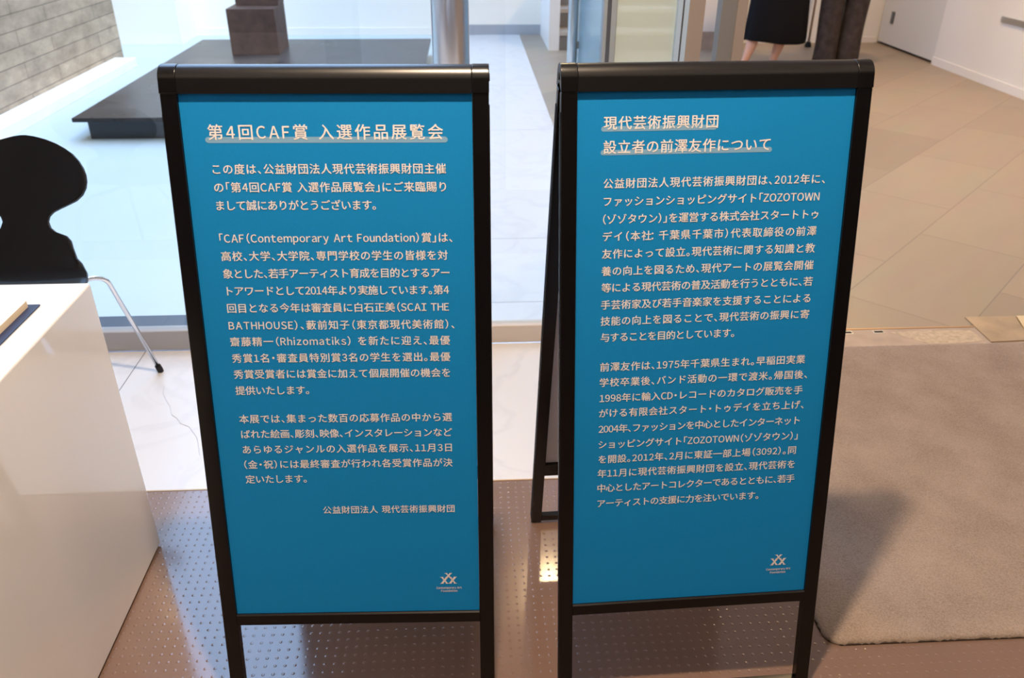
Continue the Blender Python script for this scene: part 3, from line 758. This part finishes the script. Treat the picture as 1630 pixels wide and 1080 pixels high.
# woman in a black skirt (local: feet round the origin, seen from behind)
wx, wy = 2.56, 7.2
wm = thing('person', 'person standing in a long black skirt with bare calves and red shoes', 'person', (wx, wy, 0))
s = Sk()
pel = s.add((.06,.02,.88), .135)
ch = s.chain(pel, [((.06,.02,1.0), .115), ((.06,.02,1.14), (.13,.10)), ((.06,.02,1.27), (.14,.095))])
nk = s.add((.06,.02,1.37), .050, ch)
head(s, nk, (.06,.03,1.50), (.3,.9,0))
arm(s, ch, (.23,.02,1.29), (.27,.0,1.04), (.27,.06,.82), (0,1,0), 1, .92)
arm(s, ch, (-.11,.02,1.29), (-.15,.0,1.04), (-.15,.06,.82), (0,1,0), -1, .92)
FL, FR_ = (-.175, -.02), (.085, -.01)
for X6, (fx, fy) in (((-.01,-.07,-.105,-.126,-.158,-.170), FL), ((.13,.135,.128,.116,.090,.080), FR_)):
    s.chain(pel, [((X6[0],.02,.78), .085), ((X6[1],.03,.48), .060), ((X6[2],.01,.33), .055), ((X6[3],fy,.22), .050), ((X6[4],fy,.12), .034), ((X6[5],fy,.075), .031), ((fx+.01,fy+.06,.035), .028), ((fx+.015,fy+.12,.022), .022)])
skin('body', s.v, s.e, s.r, skin_mat, wm)
face_parts(wm, (.06,.03,1.50), (.3,.9,0), .22, 1)
rings = []
for z, hx, hy, cx in ((.245,.268,.17,.083),(.26,.268,.172,.083),(.40,.258,.168,.084),(.57,.246,.16,.082),(.75,.215,.15,.07),(.88,.180,.145,.06),(1.0,.145,.125,.06),(1.03,.14,.12,.06)):
    r = []
    for i in range(48):
        a = 2*math.pi*i/48; wv = 1+(.035*math.sin(a*7+.6)+.02*math.sin(a*11))*max(0, (.9-z)/.65)
        r.append((cx+hx*wv*math.cos(a), .02+hy*wv*math.sin(a), z+.012*math.sin(a*2+.5)*(z < .3)))
    rings.append(r)
bm = bmesh.new(); loft(bm, rings, caps=False); sk_o = build('skirt', bm, black_cloth, wm, smooth=True)
sd = sk_o.modifiers.new('solid', 'SOLIDIFY'); sd.thickness = .006; sd.offset = -1
s = Sk(); a = s.add((.06,.02,.99), .135); b = s.chain(a, [((.06,.02,1.14), (.145,.115)), ((.06,.02,1.27), (.155,.11)), ((.06,.02,1.335), .075)])
for sx in (-1, 1): s.chain(2, [((.06+sx*.17,.02,1.29), .062), ((.06+sx*.195,.01,1.16), .056), ((.06+sx*.205,.0,1.06), .050)])
skin('blouse', s.v, s.e, s.r, black_cloth, wm)
for fx, fy in (FL, FR_): shoe(wm, (fx, fy, 0), (.1, 1, 0), shoe_red, .23)

# man in charcoal trousers
mx_, my = 3.145, 7.1
mn = thing('person', 'person standing in charcoal grey trousers near the far wall', 'person', (mx_, my, 0))
s = Sk(); pel = s.add((0,.02,.95), (.14,.11))
ch = s.chain(pel, [((0,.02,1.08), (.13,.10)), ((0,.02,1.25), (.155,.105)), ((0,.02,1.40), (.16,.10))])
nk = s.add((0,.03,1.51), .056, ch); head(s, nk, (0,.04,1.645), (-.3,.9,0))
arm(s, ch, (.215,.02,1.42), (.26,.0,1.14), (.26,.08,.90), (0,1,0), 1)
arm(s, ch, (-.215,.02,1.42), (-.26,.0,1.14), (-.26,.08,.90), (0,1,0), -1)
ML, MR = (-.095, 0), (.098, -.01)
for hx, (fx, fy) in ((-.09, ML), (.09, MR)):
    s.chain(pel, [((hx,.02,.86), .090), ((hx,.03,.52), .06), ((fx,.0,.30), .055), ((fx,fy,.10), .036), ((fx,fy+.06,.045), .034), ((fx,fy+.13,.028), .026)])
skin('body', s.v, s.e, s.r, skin_mat, mn)
face_parts(mn, (0,.04,1.645), (-.3,.9,0), .09, 1)
def trouser_ring(z, cx, cy, hx, hy, ph):
    return [(cx+hx*(1+.03*math.sin(3*q+ph+z*9))*math.cos(q), cy+hy*(1+.03*math.sin(4*q+ph+z*13))*math.sin(q), z) for q in [2*math.pi*i/32 for i in range(32)]]
trs = thing  # (legs and seat are one garment mesh)
s = Sk(); a = s.add((.0,.02,.95), (.17,.135)); s.chain(a, [((0,.02,1.03), (.155,.13))])
for hx, (fx, fy) in ((-.088, ML), (.108, MR)):
    s.chain(a, [((hx*1.08,.02,.82), (.118,.115)), ((hx*1.08+.005,.03,.62), (.106,.105)), ((hx*1.05,.03,.46), (.101,.10)), ((fx*.6+hx*.4,.01,.30), (.099,.098)), ((fx,fy,.17), (.098,.10)), ((fx,fy+.005,.09), (.099,.105)), ((fx,fy+.005,.035), (.097,.105))])
tr = skin('trousers', s.v, s.e, s.r, grey_cloth, mn)
s = Sk(); a = s.add((0,.02,1.0), (.17,.135)); s.chain(a, [((0,.02,1.12), (.15,.12)), ((0,.02,1.27), (.17,.125)), ((0,.02,1.42), (.175,.115)), ((0,.03,1.49), .08)])
for sx in (-1, 1): s.chain(3, [((sx*.225,.02,1.43), .068), ((sx*.258,.0,1.24), .060), ((sx*.268,.01,1.10), .054), ((sx*.266,.06,.95), .042)])
skin('shirt', s.v, s.e, s.r, white_cloth, mn)
for fx, fy in (ML, MR): shoe(mn, (fx, fy, 0), (0, 1, 0), shoe_black, .27)
